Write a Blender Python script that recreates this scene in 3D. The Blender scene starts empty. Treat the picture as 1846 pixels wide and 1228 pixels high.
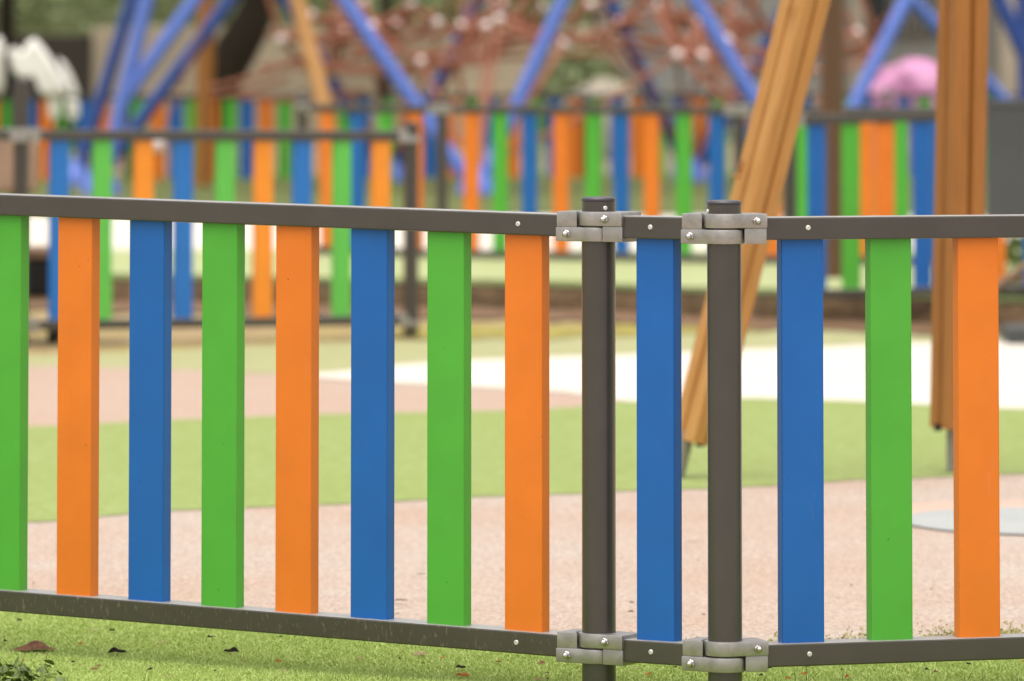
import bpy, bmesh, math, random
from mathutils import Vector, Matrix, noise
R = math.radians
random.seed(7)

# ------------------------------------------------------------------ camera, sky, sun, exposure
CAM_H = 1.16
PITCH = math.atan(.0626)
F = 10000.0
CY = -516.0
sc = bpy.context.scene
cam_d = bpy.data.cameras.new('camera')
cam = bpy.data.objects.new('camera', cam_d)
sc.collection.objects.link(cam)
cam.location = (0, 0, CAM_H)
cam.rotation_euler = (R(90) + PITCH, 0, 0)
cam_d.sensor_width = 36
cam_d.lens = F / 1846 * 36
cam_d.shift_y = -(614 - CY) / 1846
cam_d.clip_start = .1
cam_d.clip_end = 2000
cam_d.dof.use_dof = True
cam_d.dof.focus_distance = 10.22
cam_d.dof.aperture_fstop = 5.4
sc.camera = cam

w = bpy.data.worlds.new('World'); sc.world = w; w.use_nodes = True
nt = w.node_tree; nt.nodes.clear()
wo = nt.nodes.new('ShaderNodeOutputWorld'); bg = nt.nodes.new('ShaderNodeBackground')
sky = nt.nodes.new('ShaderNodeTexSky'); sky.sky_type = 'NISHITA'; sky.sun_disc = False
SUN_EL, SUN_AZ = R(80), R(200)
sky.sun_elevation = SUN_EL; sky.sun_rotation = SUN_AZ
sky.air_density = 1.0; sky.dust_density = 4.0; sky.ozone_density = 1.0
hs = nt.nodes.new('ShaderNodeHueSaturation'); hs.inputs['Saturation'].default_value = .22
nt.links.new(sky.outputs[0], hs.inputs['Color']); nt.links.new(hs.outputs[0], bg.inputs['Color'])
bg.inputs['Strength'].default_value = .125
nt.links.new(bg.outputs[0], wo.inputs['Surface'])
sd = bpy.data.lights.new('sun', 'SUN'); sun = bpy.data.objects.new('sun', sd); sc.collection.objects.link(sun)
sd.energy = 1.25; sd.angle = R(95); sd.color = (1, .93, .84)
dirv = Vector((math.sin(SUN_AZ) * math.cos(SUN_EL), math.cos(SUN_AZ) * math.cos(SUN_EL), math.sin(SUN_EL)))
sun.rotation_euler = (-dirv).to_track_quat('-Z', 'Y').to_euler()
sun.location = (0, 0, 12)
sc.view_settings.view_transform = 'Standard'; sc.view_settings.look = 'None'
sc.view_settings.exposure = 0.93; sc.view_settings.gamma = 1

# ------------------------------------------------------------------ measuring helpers: photo pixel + distance -> world
def ray(px, py):
    a = (px - 923) / F; b = -(py - CY) / F
    return Vector((a, math.cos(PITCH) - b * math.sin(PITCH), math.sin(PITCH) + b * math.cos(PITCH)))
def U(px, py, Y):
    d = ray(px, py); return Vector((0, 0, CAM_H)) + d * (Y / d.y)
def G(px, py, z=0):
    d = ray(px, py); return Vector((0, 0, CAM_H)) + d * ((z - CAM_H) / d.z)

# ------------------------------------------------------------------ materials
def lin(c):
    return tuple(((v / 255) / 12.92 if v / 255 <= .04045 else ((v / 255 + .055) / 1.055) ** 2.4) for v in c)
class NM:
    def __init__(s, name, rough=.6, metal=0., spec=.5):
        s.m = bpy.data.materials.new(name); s.m.use_nodes = True
        s.t = s.m.node_tree; s.b = s.t.nodes['Principled BSDF']
        s.b.inputs['Roughness'].default_value = rough; s.b.inputs['Metallic'].default_value = metal
        s.b.inputs['Specular IOR Level'].default_value = spec
        s.co = s.t.nodes.new('ShaderNodeTexCoord')
        s.geo = s.t.nodes.new('ShaderNodeNewGeometry')
    def noise(s, scale, detail=4, rough=.55, stretch=None, world=True):
        n = s.t.nodes.new('ShaderNodeTexNoise'); n.inputs['Scale'].default_value = scale
        n.inputs['Detail'].default_value = detail; n.inputs['Roughness'].default_value = rough
        src = s.geo.outputs['Position'] if world else s.co.outputs['Object']
        if stretch:
            mp = s.t.nodes.new('ShaderNodeMapping'); mp.inputs['Scale'].default_value = stretch
            s.t.links.new(src, mp.inputs['Vector']); src = mp.outputs[0]
        s.t.links.new(src, n.inputs['Vector']); return n.outputs['Fac']
    def ramp(s, fac, stops):
        r = s.t.nodes.new('ShaderNodeValToRGB'); e = r.color_ramp.elements
        while len(e) < len(stops): e.new(.5)
        for i, (p, c) in enumerate(stops):
            e[i].position = p; e[i].color = (*c, 1) if len(c) == 3 else c
        s.t.links.new(fac, r.inputs['Fac']); return r.outputs['Color']
    def mix(s, fac, a, b, mode='MIX'):
        n = s.t.nodes.new('ShaderNodeMixRGB'); n.blend_type = mode
        for k, v in ((0, fac), (1, a), (2, b)):
            if isinstance(v, (int, float)): n.inputs[k].default_value = v
            elif isinstance(v, tuple): n.inputs[k].default_value = (*v[:3], 1)
            else: s.t.links.new(v, n.inputs[k])
        return n.outputs[0]
    def color(s, c):
        if isinstance(c, tuple): s.b.inputs['Base Color'].default_value = (*c[:3], 1)
        else: s.t.links.new(c, s.b.inputs['Base Color'])
        return s
    def rough(s, fac, lo, hi):
        n = s.t.nodes.new('ShaderNodeMapRange'); n.inputs[3].default_value = lo; n.inputs[4].default_value = hi
        s.t.links.new(fac, n.inputs[0]); s.t.links.new(n.outputs[0], s.b.inputs['Roughness']); return s
    def bump(s, fac, strength, dist):
        n = s.t.nodes.new('ShaderNodeBump'); n.inputs['Strength'].default_value = strength
        n.inputs['Distance'].default_value = dist
        s.t.links.new(fac, n.inputs['Height']); s.t.links.new(n.outputs[0], s.b.inputs['Normal']); return s

BW = (0, 0, 0); WW = (1, 1, 1)
def slat_mat(name, c):
    m = NM(name, .42, 0, .45)
    base = tuple(v * k for v, k in zip(lin(c), (1.04, 1.17, 1.13)))
    n1 = m.noise(9, 5); n2 = m.noise(420, 2); n3 = m.noise(60, 6, .7, (1, 1, .25))
    col = m.mix(m.ramp(n1, [(.3, BW), (.75, WW)]), tuple(v * .93 for v in base), tuple(min(1, v * 1.05) for v in base))
    col = m.mix(m.ramp(n3, [(.66, BW), (.85, (.16, .16, .16))]), col, tuple(v * .5 + .25 for v in base))
    sc_ = m.noise(34, 5, .75, (1, 1, .12)); g_ = m.noise(7, 3)
    col = m.mix(m.mix(1., m.ramp(sc_, [(.62, BW), (.7, (.3, .3, .3))]), m.ramp(g_, [(.5, BW), (.62, WW)]), 'MULTIPLY'), col, tuple(v * .75 + .12 for v in base))
    sp_ = m.noise(95, 2, .5)
    col = m.mix(m.ramp(sp_, [(.755, BW), (.79, (.75, .75, .75))]), col, tuple(v * .3 for v in base))
    m.color(col); m.rough(n1, .36, .5); m.bump(n2, .12, .0006); return m.m
M = {}
M['green'] = slat_mat('green_board', (78, 158, 48))
M['orange'] = slat_mat('orange_board', (225, 113, 26))
M['blue'] = slat_mat('blue_board', (12, 88, 162))
def paint(name, c, dust=True):
    m = NM(name, .38, .0, .6); base = lin(c)
    n1 = m.noise(14, 5); n2 = m.noise(700, 2); sp = m.noise(170, 3, .6, (1, 1, .35)); sp2 = m.noise(26, 5, .6)
    col = m.mix(m.ramp(n1, [(.3, BW), (.7, WW)]), tuple(v * .9 for v in base), tuple(v * 1.12 for v in base))
    if dust:
        f = m.mix(1.0, m.ramp(sp, [(.57, BW), (.66, (.32, .32, .32))]), m.ramp(sp2, [(.36, BW), (.55, WW)]), 'MULTIPLY')
        col = m.mix(f, col, lin((150, 138, 118)))
    # sky highlight painted as pale grey into the colour of upward faces
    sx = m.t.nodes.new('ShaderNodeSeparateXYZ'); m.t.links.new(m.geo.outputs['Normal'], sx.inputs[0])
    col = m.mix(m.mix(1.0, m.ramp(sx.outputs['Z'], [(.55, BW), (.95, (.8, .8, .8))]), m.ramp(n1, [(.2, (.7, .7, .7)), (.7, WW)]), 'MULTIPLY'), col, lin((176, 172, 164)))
    m.color(col); m.rough(n1, .3, .42); m.bump(n2, .12, .0004)
    m.b.inputs['Coat Weight'].default_value = .5; m.b.inputs['Coat Roughness'].default_value = .22; m.b.inputs['Coat IOR'].default_value = 1.6; return m.m
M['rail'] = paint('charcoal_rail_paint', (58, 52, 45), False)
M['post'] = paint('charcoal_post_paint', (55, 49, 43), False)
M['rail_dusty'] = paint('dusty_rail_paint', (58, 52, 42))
def cast(name, c, metal, r):
    m = NM(name, r, metal); base = lin(c)
    n1 = m.noise(45, 6, .6); n2 = m.noise(900, 3); n3 = m.noise(160, 4)
    col = m.mix(m.ramp(n1, [(.3, BW), (.75, WW)]), tuple(v * .8 for v in base), tuple(min(1, v * 1.12) for v in base))
    col = m.mix(m.ramp(n3, [(.62, BW), (.8, (.35, .35, .35))]), col, tuple(v * .55 for v in base))
    m.color(col); m.rough(n1, r - .08, r + .1); m.bump(n2, .4, .0006); return m.m
M['cast'] = cast('cast_aluminium', (172, 167, 161), .8, .38)
M['steel'] = cast('stainless_steel', (205, 200, 195), 1., .22)
M['rivet'] = cast('white_rivet', (225, 222, 215), .3, .35)
M['cap'] = cast('black_plastic_cap', (62, 58, 64), 0, .35)
M['dark'] = cast('dark_metal', (30, 28, 26), .2, .6)
M['foot'] = cast('galvanised_foot', (150, 144, 136), .3, .5)

lin_ = lin; GK = .87
def ground_mat(name, a, b, c, s1, s2, speck=None, bstr=.4, r=.85, bd=.004):
    m = NM(name, r, 0, .25); lin = lambda c, f=lin_: tuple(v * GK for v in f(c))
    n1 = m.noise(s1, 6, .6); n2 = m.noise(s2, 4, .7)
    col = m.mix(m.ramp(n1, [(.32, BW), (.68, WW)]), lin(a), lin(b))
    col = m.mix(m.ramp(n2, [(.35, WW), (.62, BW)]), col, lin(c))
    if speck:
        col = m.mix(m.ramp(m.noise(s2 * 1.9, 3, .7), [(.58, BW), (.68, WW)]), col, lin(speck))
    m.color(col); m.bump(n2, bstr, bd); return m.m
M['pink'] = ground_mat('pink_rubber_granulate', (210, 198, 186), (206, 176, 154), (150, 128, 112), 1.1, 120, (230, 214, 200), 1.0)
M['pink2'] = ground_mat('worn_pink_rubber', (188, 168, 150), (190, 160, 142), (172, 146, 128), 1.2, 60, None, .5)
M['red_band'] = ground_mat('terracotta_rubber', (208, 176, 156), (210, 182, 164), (194, 160, 142), 3, 120)
M['blue_patch'] = ground_mat('blue_grey_rubber', (176, 178, 174), (190, 190, 186), (156, 158, 156), 3, 120)
M['turf'] = ground_mat('turf_backing', (150, 170, 76), (158, 176, 90), (120, 138, 56), 4, 150, (160, 178, 98), .8, .9, .006)
M['turf_far'] = ground_mat('artificial_turf_far', (146, 159, 90), (152, 166, 100), (134, 147, 76), 1.3, 22, (166, 176, 124), .5)
M['cream'] = ground_mat('cream_path', (220, 212, 198), (226, 218, 206), (208, 198, 182), 1.2, 50, None, .3)
M['pale'] = ground_mat('pale_green_path', (170, 168, 124), (178, 171, 134), (154, 156, 102), .8, 20)
M['soil'] = ground_mat('dry_soil', (176, 150, 116), (168, 156, 76), (146, 120, 86), .9, 12, (190, 170, 136))
M['lawn'] = ground_mat('lawn_grass', (184, 188, 146), (176, 182, 130), (152, 162, 98), .9, 14, (194, 196, 158))
M['lawn_dark'] = ground_mat('rough_grass', (100, 112, 52), (120, 128, 66), (74, 78, 40), .7, 6)
M['bank'] = ground_mat('brown_bank_soil', (96, 78, 54), (120, 94, 68), (74, 58, 38), 1.5, 14, None, .8, .9, .02)
M['litter'] = ground_mat('leaf_litter', (138, 104, 76), (116, 92, 60), (96, 70, 50), 2, 16, (160, 124, 92))
M['yellow'] = ground_mat('yellow_moss', (168, 156, 74), (156, 146, 70), (136, 122, 58), 1.5, 14)
M['bounce_ground'] = ground_mat('beige_bounce_paving', (196, 182, 166), (186, 172, 156), (166, 152, 138), 1.2, 40)
M['tan'] = ground_mat('sandy_ground', (172, 152, 124), (158, 144, 116), (140, 122, 96), .3, 4)

def wood(name, a, b, c):
    m = NM(name, .5, 0, .4)
    n = m.noise(26, 6, .6, (1, 1, .06), world=False); n2 = m.noise(190, 4, .6, (1, 1, .03), world=False); k = m.noise(5, 3, .5, (1, 1, .5), world=False)
    col = m.mix(m.ramp(n, [(.3, BW), (.7, WW)]), lin(a), lin(b))
    col = m.mix(m.ramp(n2, [(.5, BW), (.72, (.55, .55, .55))]), col, lin(c))
    col = m.mix(m.ramp(k, [(.68, BW), (.78, (.6, .6, .6))]), col, lin(c))
    m.color(col); m.bump(n2, .3, .002); return m.m
M['wood'] = wood('varnished_pine', (200, 150, 86), (178, 124, 62), (126, 80, 38))
M['wood_dark'] = wood('oiled_larch', (174, 116, 54), (150, 96, 42), (104, 62, 26))
M['bench_wood'] = wood('bench_board', (150, 122, 96), (132, 104, 80), (96, 72, 52))
M['pole'] = wood('brown_pole', (104, 74, 50), (92, 66, 46), (70, 48, 32))
M['bark'] = ground_mat('bark', (62, 52, 38), (48, 42, 30), (32, 28, 20), 3, 30, None, 1., .95, .02)
def simple(name, c, r=.5, metal=0., var=.1, scale=6):
    m = NM(name, r, metal); n = m.noise(scale, 5); base = lin(c)
    m.color(m.mix(m.ramp(n, [(.3, BW), (.7, WW)]), tuple(v * (1 - var) for v in base), tuple(min(1, v * (1 + var)) for v in base)))
    m.bump(m.noise(scale * 20, 3), .1, .002); return m.m
M['tube'] = simple('light_blue_tube_paint', (96, 122, 204), .22, 0, .06)
M['tube_dark'] = simple('deep_blue_tube_paint', (44, 72, 140), .35, 0, .06)
M['rope'] = simple('red_brown_rope', (152, 94, 70), .8, 0, .2, 30)
M['ball'] = simple('aluminium_ball', (235, 218, 212), .3, .2, .03)
M['charcoal'] = simple('charcoal_panel', (66, 68, 66), .6, 0, .12, 3)
M['wall'] = simple('rendered_wall', (160, 148, 124), .9, 0, .25, .6)
M['wall_grey'] = simple('grey_render', (140, 140, 134), .9, 0, .08, .5)
M['wall_dark'] = simple('dark_brown_finish', (50, 44, 36), .8, 0, .3, 1.5)
M['window'] = simple('dark_window_glass', (40, 42, 42), .2, 0, .2, 2)
M['pale_stone'] = simple('pale_render', (160, 150, 132), .85, 0, .12, 1)
M['fgreen'] = slat_mat('lighter_green_board', (96, 176, 72)); M['forange'] = slat_mat('lighter_orange_board', (236, 134, 36)); M['fblue'] = slat_mat('lighter_blue_board', (34, 104, 180))  # lighter versions of the slat colours, used on the left rear fence
M['white'] = simple('white_sheeting', (226, 222, 212), .55, 0, .05)
M['pinkcloth'] = simple('pink_sheeting', (192, 126, 166), .25, 0, .28, 5)
def leafm(name, a, b, c):
    m = NM(name, .55, 0, .3); n = m.noise(1.1, 4); n2 = m.noise(9, 3)
    col = m.mix(m.ramp(n, [(.35, BW), (.65, WW)]), lin(a), lin(b))
    m.color(m.mix(m.ramp(n2, [(.35, BW), (.7, WW)]), col, lin(c))); return m.m
M['leaf'] = leafm('hedge_leaves', (134, 148, 100), (142, 154, 108), (152, 162, 120))
M['leaf2'] = leafm('tree_leaves', (70, 92, 44), (84, 104, 52), (60, 84, 40))
m = NM('turf_blade', .6, 0, .3)
n = m.noise(5, 5); n2 = m.noise(330, 2)
c = m.mix(m.ramp(n, [(.35, BW), (.65, WW)]), lin((148, 170, 72)), lin((162, 182, 90)))
m.color(m.mix(m.ramp(n2, [(.4, BW), (.62, WW)]), c, lin((188, 202, 126)))); M['blade'] = m.m
m = NM('weed_leaf', .5, 0, .4); n2 = m.noise(80, 3)
m.color(m.mix(m.ramp(n2, [(.35, BW), (.62, WW)]), lin((58, 76, 28)), lin((96, 114, 42)))); M['weed'] = m.m
def dryleaf(name, a, b):
    m = NM(name, .75, 0, .3); n = m.noise(110, 5); m.color(m.mix(m.ramp(n, [(.35, BW), (.65, WW)]), lin(a), lin(b)))
    m.bump(m.noise(300, 3), .4, .001); return m.m
M['dl_brown'] = dryleaf('dry_brown_leaf', (176, 132, 100), (140, 98, 76))
M['dl_dark'] = dryleaf('dark_wet_leaf', (58, 46, 34), (34, 28, 22))
M['dl_orange'] = dryleaf('orange_leaf', (214, 140, 62), (180, 96, 52))
M['dl_pale'] = dryleaf('pale_leaf', (206, 188, 150), (184, 160, 124))
M['moss'] = leafm('moss', (150, 146, 70), (172, 152, 84), (126, 128, 56))

# ------------------------------------------------------------------ object helpers
def link(name, bm, mat, parent=None, smooth=False):
    me = bpy.data.meshes.new(name); bm.to_mesh(me); bm.free()
    me.materials.append(mat)
    if smooth:
        for p in me.polygons: p.use_smooth = True
        try: me.set_sharp_from_angle(angle=R(38))
        except Exception: pass
    o = bpy.data.objects.new(name, me); sc.collection.objects.link(o)
    if parent is not None: o.parent = parent
    return o
def tag(o, label, cat, group=None, kind=None):
    if label: o['label'] = label
    if cat: o['category'] = cat
    if group: o['group'] = group
    if kind: o['kind'] = kind
    return o
def thing(name, loc, label, cat, group=None):
    o = bpy.data.objects.new(name, None); o.empty_display_size = .1; sc.collection.objects.link(o)
    o.location = loc; return tag(o, label, cat, group)
def structure(o): o['kind'] = 'structure'; return o
def add_box(bm, c, ax, ay, az, bevel=0., seg=2):
    """box with centre c and half-extent vectors"""
    ax, ay, az, c = Vector(ax), Vector(ay), Vector(az), Vector(c)
    vs = [bm.verts.new(c + ax * i + ay * j + az * k) for i in (-1, 1) for j in (-1, 1) for k in (-1, 1)]
    fs = [bm.faces.new([vs[q] for q in f]) for f in ((0, 1, 3, 2), (4, 6, 7, 5), (0, 4, 5, 1), (2, 3, 7, 6), (0, 2, 6, 4), (1, 5, 7, 3))]
    bmesh.ops.recalc_face_normals(bm, faces=fs)
    if bevel > 0:
        es = list({e for f in fs for e in f.edges})
        bmesh.ops.bevel(bm, geom=es, offset=bevel, segments=seg, affect='EDGES', profile=.5, clamp_overlap=True)
def add_prism(bm, pts, z0, z1, bevel=0.):
    """closed outline pts [(x,y)] extruded z0..z1"""
    lo = [bm.verts.new((x, y, z0)) for x, y in pts]; hi = [bm.verts.new((x, y, z1)) for x, y in pts]
    n = len(pts); fs = [bm.faces.new(lo[::-1]), bm.faces.new(hi)]
    for i in range(n): fs.append(bm.faces.new((lo[i], lo[(i + 1) % n], hi[(i + 1) % n], hi[i])))
    bmesh.ops.recalc_face_normals(bm, faces=fs)
    if bevel > 0:
        es = [e for e in set(fs[0].edges) | set(fs[1].edges)]
        bmesh.ops.bevel(bm, geom=es, offset=bevel, segments=2, affect='EDGES', profile=.5, clamp_overlap=True)
def add_tube(bm, p0, p1, r0, r1=None, seg=16, cap=True):
    p0, p1 = Vector(p0), Vector(p1); r1 = r0 if r1 is None else r1
    d = (p1 - p0).normalized(); a = d.orthogonal().normalized(); b = d.cross(a)
    A = [bm.verts.new(p0 + (a * math.cos(t) + b * math.sin(t)) * r0) for t in [2 * math.pi * i / seg for i in range(seg)]]
    B = [bm.verts.new(p1 + (a * math.cos(t) + b * math.sin(t)) * r1) for t in [2 * math.pi * i / seg for i in range(seg)]]
    for i in range(seg): bm.faces.new((A[i], A[(i + 1) % seg], B[(i + 1) % seg], B[i]))
    if cap: bm.faces.new(A[::-1]); bm.faces.new(B)
def add_path(bm, pts, rs, seg=10):
    pts = [Vector(p) for p in pts]; rings = []
    for i, p in enumerate(pts):
        d = (pts[min(i + 1, len(pts) - 1)] - pts[max(i - 1, 0)]).normalized()
        a = d.cross(Vector((0.13, 1, .07))).normalized(); b = d.cross(a)
        r = rs[i] if isinstance(rs, (list, tuple)) else rs
        rings.append([bm.verts.new(p + (a * math.cos(t) + b * math.sin(t)) * r) for t in [2 * math.pi * k / seg for k in range(seg)]])
    for A, B in zip(rings, rings[1:]):
        for i in range(seg): bm.faces.new((A[i], A[(i + 1) % seg], B[(i + 1) % seg], B[i]))
    bm.faces.new(rings[0][::-1]); bm.faces.new(rings[-1])
def add_lathe(bm, c, prof, axis=Vector((0, 0, 1)), seg=32):
    axis = Vector(axis).normalized(); a = axis.orthogonal().normalized(); b = axis.cross(a); c = Vector(c)
    rings = []
    for r, h in prof:
        rings.append([bm.verts.new(c + axis * h + (a * math.cos(t) + b * math.sin(t)) * max(r, 1e-5)) for t in [2 * math.pi * i / seg for i in range(seg)]])
    for A, B in zip(rings, rings[1:]):
        for i in range(seg): bm.faces.new((A[i], A[(i + 1) % seg], B[(i + 1) % seg], B[i]))
    bm.faces.new(rings[0][::-1]); bm.faces.new(rings[-1])

# ------------------------------------------------------------------ the ground
def lerp_curve(pts, x):
    if x <= pts[0][0]: return pts[0][1]
    for (x0, y0), (x1, y1) in zip(pts, pts[1:]):
        if x <= x1:
            t = (x - x0) / (x1 - x0); t2 = t * t * (3 - 2 * t) * .5 + t * .5
            return y0 + (y1 - y0) * t2
    return pts[-1][1]
def sheet(name, near, far, z, mat, x0=-3200, x1=5000, jit=0., kind=True):
    """strip of ground between two measured edges"""
    bm = bmesh.new(); prev = None; N = 260 if jit else 120
    for i in range(N + 1):
        px = x0 + (x1 - x0) * i / N
        a = G(px, lerp_curve(near, px), z); b = G(px, lerp_curve(far, px), z)
        if jit:
            a.y += noise.noise(Vector((a.x * 9, 1, 0))) * jit; b.y += noise.noise(Vector((b.x * 9, 5, 0))) * jit
        cur = (bm.verts.new(a), bm.verts.new(b))
        if prev: bm.faces.new((prev[0], cur[0], cur[1], prev[1]))
        prev = cur
    return structure(link(name, bm, mat))
def flat(name, x0, x1, y0, y1, z, mat):
    bm = bmesh.new(); bm.faces.new([bm.verts.new(v) for v in ((x0, y0, z), (x1, y0, z), (x1, y1, z), (x0, y1, z))])
    return structure(link(name, bm, mat))
bm = bmesh.new()
vs = [bm.verts.new(v) for v in ((-300, -60, 0), (300, -60, 0), (300, 900, 0), (-300, 900, 0))]; bm.faces.new(vs)
structure(link('ground', bm, M['soil']))
NEAR = [(-3200, 1050), (-900, 1045), (0, 1088), (500, 1128), (1000, 1163), (1400, 1166), (1846, 1153), (2800, 1130), (5000, 1120)]
B1 = [(-3200, 1020), (-900, 1000), (50, 940), (330, 918), (600, 908), (900, 893), (1250, 880), (1400, 874), (1560, 863), (1846, 853), (5000, 830)]
B2 = [(-3200, 830), (-900, 800), (50, 770), (330, 757), (600, 747), (850, 742), (1000, 737), (1140, 724), (1350, 717), (1500, 722), (1846, 737), (2800, 780), (5000, 815)]
B3 = [(-3200, 640), (50, 660), (300, 665), (500, 676), (750, 692), (1000, 705), (1140, 724), (1350, 717), (1500, 722), (1846, 737), (2800, 780), (5000, 815)]
B3a = [(-3200, 640), (50, 660), (300, 665), (500, 676), (750, 692), (1000, 705), (1140, 724)]
B2a = [(-3200, 830), (-900, 800), (50, 770), (330, 757), (600, 747), (850, 742), (1000, 737), (1140, 725)]
B4 = [(490, 675.5), (580, 672), (750, 655), (850, 648), (1100, 640), (1400, 628), (1680, 617), (1846, 612), (2800, 596), (5000, 590)]
B3b = [(490, 676), (750, 692), (1000, 705), (1140, 724), (1350, 717), (1500, 722), (1846, 737), (2800, 780), (5000, 815)]
B4f = [(-3200, 640), (50, 660), (300, 665), (490, 675), (580, 672), (750, 655), (850, 648), (1100, 640), (1400, 628), (1680, 617), (1846, 612), (2800, 596), (5000, 590)]
B5 = [(-3200, 615), (50, 640), (700, 615), (1000, 604), (1400, 592), (1846, 585), (5000, 560)]
# near turf: everything on the camera side
bm = bmesh.new(); prev = None
for i in range(201):
    px = -3200 + 8200 * i / 200; b = G(px, lerp_curve(NEAR, px), .008)
    b.y += noise.noise(Vector((b.x * 12, 3, 0))) * .03
    cur = (bm.verts.new((b.x, 9.75, .008)), bm.verts.new(b))
    if prev: bm.faces.new((prev[0], cur[0], cur[1], prev[1]))
    prev = cur
structure(link('artificial_lawn_base', bm, M['turf']))
flat('unseen_bounce_paving', -40, 40, -30, 9.75, .006, M['bounce_ground'])  # unseen beige ground, added to bounce neutral light onto the fence
sheet('pink_rubber_surface', [(p, y + 14) for p, y in NEAR], B1, .004, M['pink'])
sheet('green_turf_strip', [(p, y + 1) for p, y in B1], [(p, y - 1) for p, y in B2], .0062, M['turf_far'], jit=.03)
sheet('worn_pink_surface', B2a, B3a, .004, M['pink2'], x1=1140)
sheet('cream_path', B3b, B4, .0066, M['cream'], x0=490)
sheet('pale_green_surface', B4f, B5, .004, M['pale'], jit=.08)
def ellipse(name, px, py, rx, py2, z, mat):
    bm = bmesh.new(); c = G(px, py, z); rr = abs(G(px, py2, z).y - c.y); rxx = rx / F * c.y
    bm.faces.new([bm.verts.new((c.x + rxx * math.cos(t), c.y + rr * math.sin(t), z)) for t in [2 * math.pi * i / 64 for i in range(64)]])
    return structure(link(name, bm, mat))
ellipse('blue_grey_ground_disc', 1860, 938, 235, 914, .0085, M['blue_patch'])
ellipse('terracotta_ground_disc', 1890, 922, 330, 902, .0062, M['red_band'])
sheet('leaf_litter_strip', [(-3200, 524), (-900, 538), (200, 560), (900, 573), (1500, 596), (1846, 606), (5000, 654)], [(-3200, 503), (-900, 518), (200, 543), (900, 555), (1500, 578), (1846, 590), (5000, 638)], .010, M['litter'], jit=.5)
sheet('yellow_moss_strip', [(700, 603), (760, 610), (1000, 609), (1300, 600), (1400, 594)], [(700, 602), (760, 588), (1000, 588), (1300, 586), (1400, 592)], .008, M['yellow'], x0=700, x1=1400, jit=.3)
# raised plateau behind the low bank
PZ = .105
BK = [(-3200, 505), (-900, 520), (200, 545), (900, 557), (1500, 580), (1846, 592), (5000, 640)]
bm = bmesh.new(); prev = None
for i in range(161):
    px = -3200 + 8200 * i / 160; a = G(px, lerp_curve(BK, px), 0)
    n1 = noise.noise(Vector((a.x * 3, 0, 0))) * .06
    a.y += n1
    row = [bm.verts.new(v) for v in (a - Vector((0, 0, .02)), a + Vector((0, .03, PZ * .6)), a + Vector((0, .09, PZ - .004)))]
    if prev:
        for k in range(2): bm.faces.new((prev[k], row[k], row[k + 1], prev[k + 1]))
    prev = row
structure(link('bank', bm, M['bank'], smooth=True))
bm = bmesh.new(); prev = None
for i in range(161):
    px = -3200 + 8200 * i / 160; a = G(px, lerp_curve(BK, px), 0)
    a.y += noise.noise(Vector((a.x * 3, 0, 0))) * .06
    cur = (bm.verts.new((a.x, a.y + .085, PZ)), bm.verts.new((a.x * 1.3, 31.2 + noise.noise(Vector((a.x, 2, 0))) * .2, PZ)))
    if prev: bm.faces.new((prev[0], cur[0], cur[1], prev[1]))
    prev = cur
structure(link('upper_lawn', bm, M['lawn']))
bm = bmesh.new(); prev = None
for i in range(161):
    px = -3200 + 8200 * i / 160; a = G(px, lerp_curve(BK, px), 0); n1 = noise.noise(Vector((a.x * 3, 0, 0))) * .06
    cur = (bm.verts.new((a.x, a.y + n1 + .088, PZ + .004)), bm.verts.new((a.x, a.y + .75 + n1 + .25 * noise.noise(Vector((a.x * 2, 4, 0))), PZ + .004)))
    if prev: bm.faces.new((prev[0], cur[0], cur[1], prev[1]))
    prev = cur
structure(link('rough_grass_edge', bm, M['lawn_dark']))
flat('upper_path', -40, 40, 30.6, 39, PZ - .004, M['cream'])
flat('rough_grass_strip', -40, 40, 38.2, 52.5, PZ, M['lawn_dark'])
flat('sandy_playground_ground', -80, 80, 51, 140, PZ - .004, M['tan'])

# ------------------------------------------------------------------ slatted fences
RH, RD = .0415, .055          # rail height and depth
SW, ST = .081, .030           # slat width, thickness
def slat_bm(c, d, n, z0, z1, SW=SW):
    bm = bmesh.new()
    add_box(bm, Vector((c.x, c.y, (z0 + z1) / 2)), d * SW / 2, n * ST / 2, Vector((0, 0, (z1 - z0) / 2)), .0032, 2)
    return bm
def screw(parent, p, n, r=.0046):
    bm = bmesh.new()
    add_lathe(bm, p, [(r, -.001), (r, .0012), (r * .75, .0024), (r * .42, .0026), (r * .3, .001)], n, 20)
    return link('screw', bm, M['rivet'], parent, True)
def bolt(parent, p, n, s=1.):
    bm = bmesh.new()
    add_lathe(bm, p, [(.0078 * s, -.001), (.0078 * s, .004), (.0066 * s, .0052)], n, 6)
    add_lathe(bm, p + n * .005, [(.0062 * s, 0), (.006 * s, .003), (.0046 * s, .0062), (.0024 * s, .0080), (.0004, .0086)], n, 20)
    return link('bolt', bm, M['steel'], parent, True)
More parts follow.
